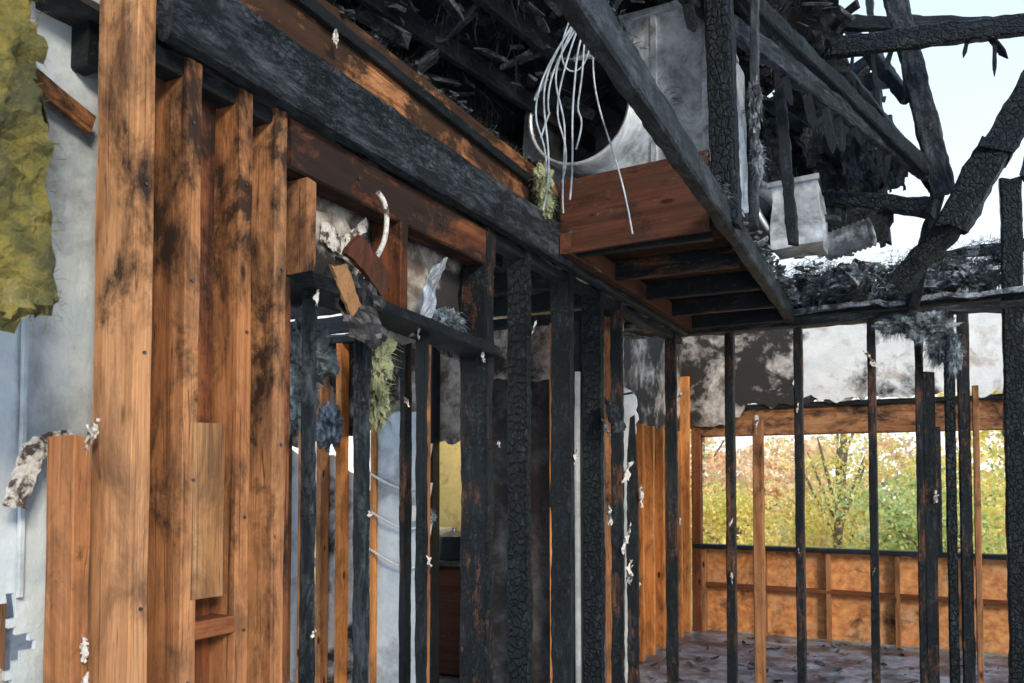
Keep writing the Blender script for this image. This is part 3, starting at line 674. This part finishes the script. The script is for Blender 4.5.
# ------------------------------------------------------------ trees outside
random.seed(5)
def tree(x, y, h, r, mat, n=5000, low=.3, leaf=.11):
    root = empty('autumn_tree')
    tz = -.4
    board('trunk', (x, y, tz), (x + .2, y, tz + h * .7), .14, .14, 'bark', root, .01, tap1=.5)
    for k in range(8):
        a = random.uniform(0, 6.28); z = tz + h * random.uniform(.15, .5)
        board('branch_%d' % k, (x + .05, y, z), (x + math.cos(a) * r * .7, y + math.sin(a) * r * .7, z + h * .3), .045, .045, 'bark', root, .004, tap1=.3)
    vs = []; fs = []
    cl = [(Vector((x + random.gauss(0, r * .5), y + random.gauss(0, r * .4), tz + low + random.uniform(0, h - low))), random.uniform(.15, .40)) for _ in range(48)]
    for i in range(n):
        c, s = random.choice(cl)
        p = c + Vector((random.gauss(0, s), random.gauss(0, s), random.gauss(0, s * .6)))
        a = Vector((random.gauss(0, 1), random.gauss(0, 1), random.gauss(0, 1))).normalized() * leaf * random.uniform(.5, 1.1)
        b = a.cross(Vector((random.gauss(0, 1), random.gauss(0, 1), random.gauss(0, 1)))).normalized() * leaf * .5
        q = len(vs); vs += [p - a, p + b, p + a, p - b]; fs.append((q, q + 1, q + 2, q + 3))
    me = bpy.data.meshes.new('foliage'); me.from_pydata(vs, [], fs)
    finish(me, 'foliage', M[mat], root)
for x, y, h, r, m in [(-5.2, 15, 4.6, .8, 'leafG'), (-3.4, 15, 1.7, 1.0, 'leafY'), (-1.6, 15.5, 4.4, .8, 'leafY'), (-.2, 14, 1.9, .9, 'leafG'), (1.3, 15, 4.4, .9, 'leafY'), (2.8, 15, 4.5, 1.4, 'leafG')]:
    tree(x, y, h, r, m, 5500, .3, .055)
for x, y, h, r, m in [(-7, 27, 5, 2.2, 'leafO'), (-2.5, 29, 3.2, 2.6, 'leafO'), (2.0, 28, 5, 2.2, 'leafY'), (6, 29, 6, 2.4, 'leafO'), (-9, 22, 5, 2, 'leafY'), (-4.8, 26, 2.9, 2.4, 'leafO'), (.2, 26, 2.6, 2.4, 'leafY')]:
    tree(x, y, h, r, m, 3800, .3, .13)

# ------------------------------------------------------------ light
w = bpy.data.worlds.new('overcast_sky'); S.world = w; w.use_nodes = True
nt = w.node_tree; bg = nt.nodes['Background']
tc = nt.nodes.new('ShaderNodeTexCoord'); sx = nt.nodes.new('ShaderNodeSeparateXYZ'); nt.links.new(tc.outputs['Generated'], sx.inputs[0])
r = ramp(nt, sx.outputs['Z'], [(0, (.95, .95, .93)), (.30, (.66, .76, .86)), (.6, (.46, .64, .86)), (1, (.40, .62, .95))])
nt.links.new(r.outputs[0], bg.inputs[0]); bg.inputs[1].default_value = 1.5
sun = bpy.data.lights.new('sun', 'SUN'); sun.energy = 3.6; sun.angle = math.radians(14); sun.color = (1, .84, .62)
so = bpy.data.objects.new('sun', sun); COL.objects.link(so)
so.rotation_euler = Vector((-.72, .55, -.42)).to_track_quat('-Z', 'Y').to_euler()

# ------------------------------------------------------------ camera
cam = bpy.data.cameras.new('camera'); co = bpy.data.objects.new('camera', cam); COL.objects.link(co)
cam.sensor_width = 36; cam.lens = 820 / 1024 * 36
co.location = (0, 0, 1.6); pitch = 2.0
co.rotation_euler = (math.radians(90 + pitch), 0, math.radians(27.3))
cam.shift_y = (480 - 341.5 - 820 * math.tan(math.radians(pitch))) / 1024
cam.clip_start = .02; cam.clip_end = 300
cam.dof.use_dof = True; cam.dof.focus_distance = 3.5; cam.dof.aperture_fstop = 5.6
S.camera = co
S.view_settings.view_transform = 'Standard'
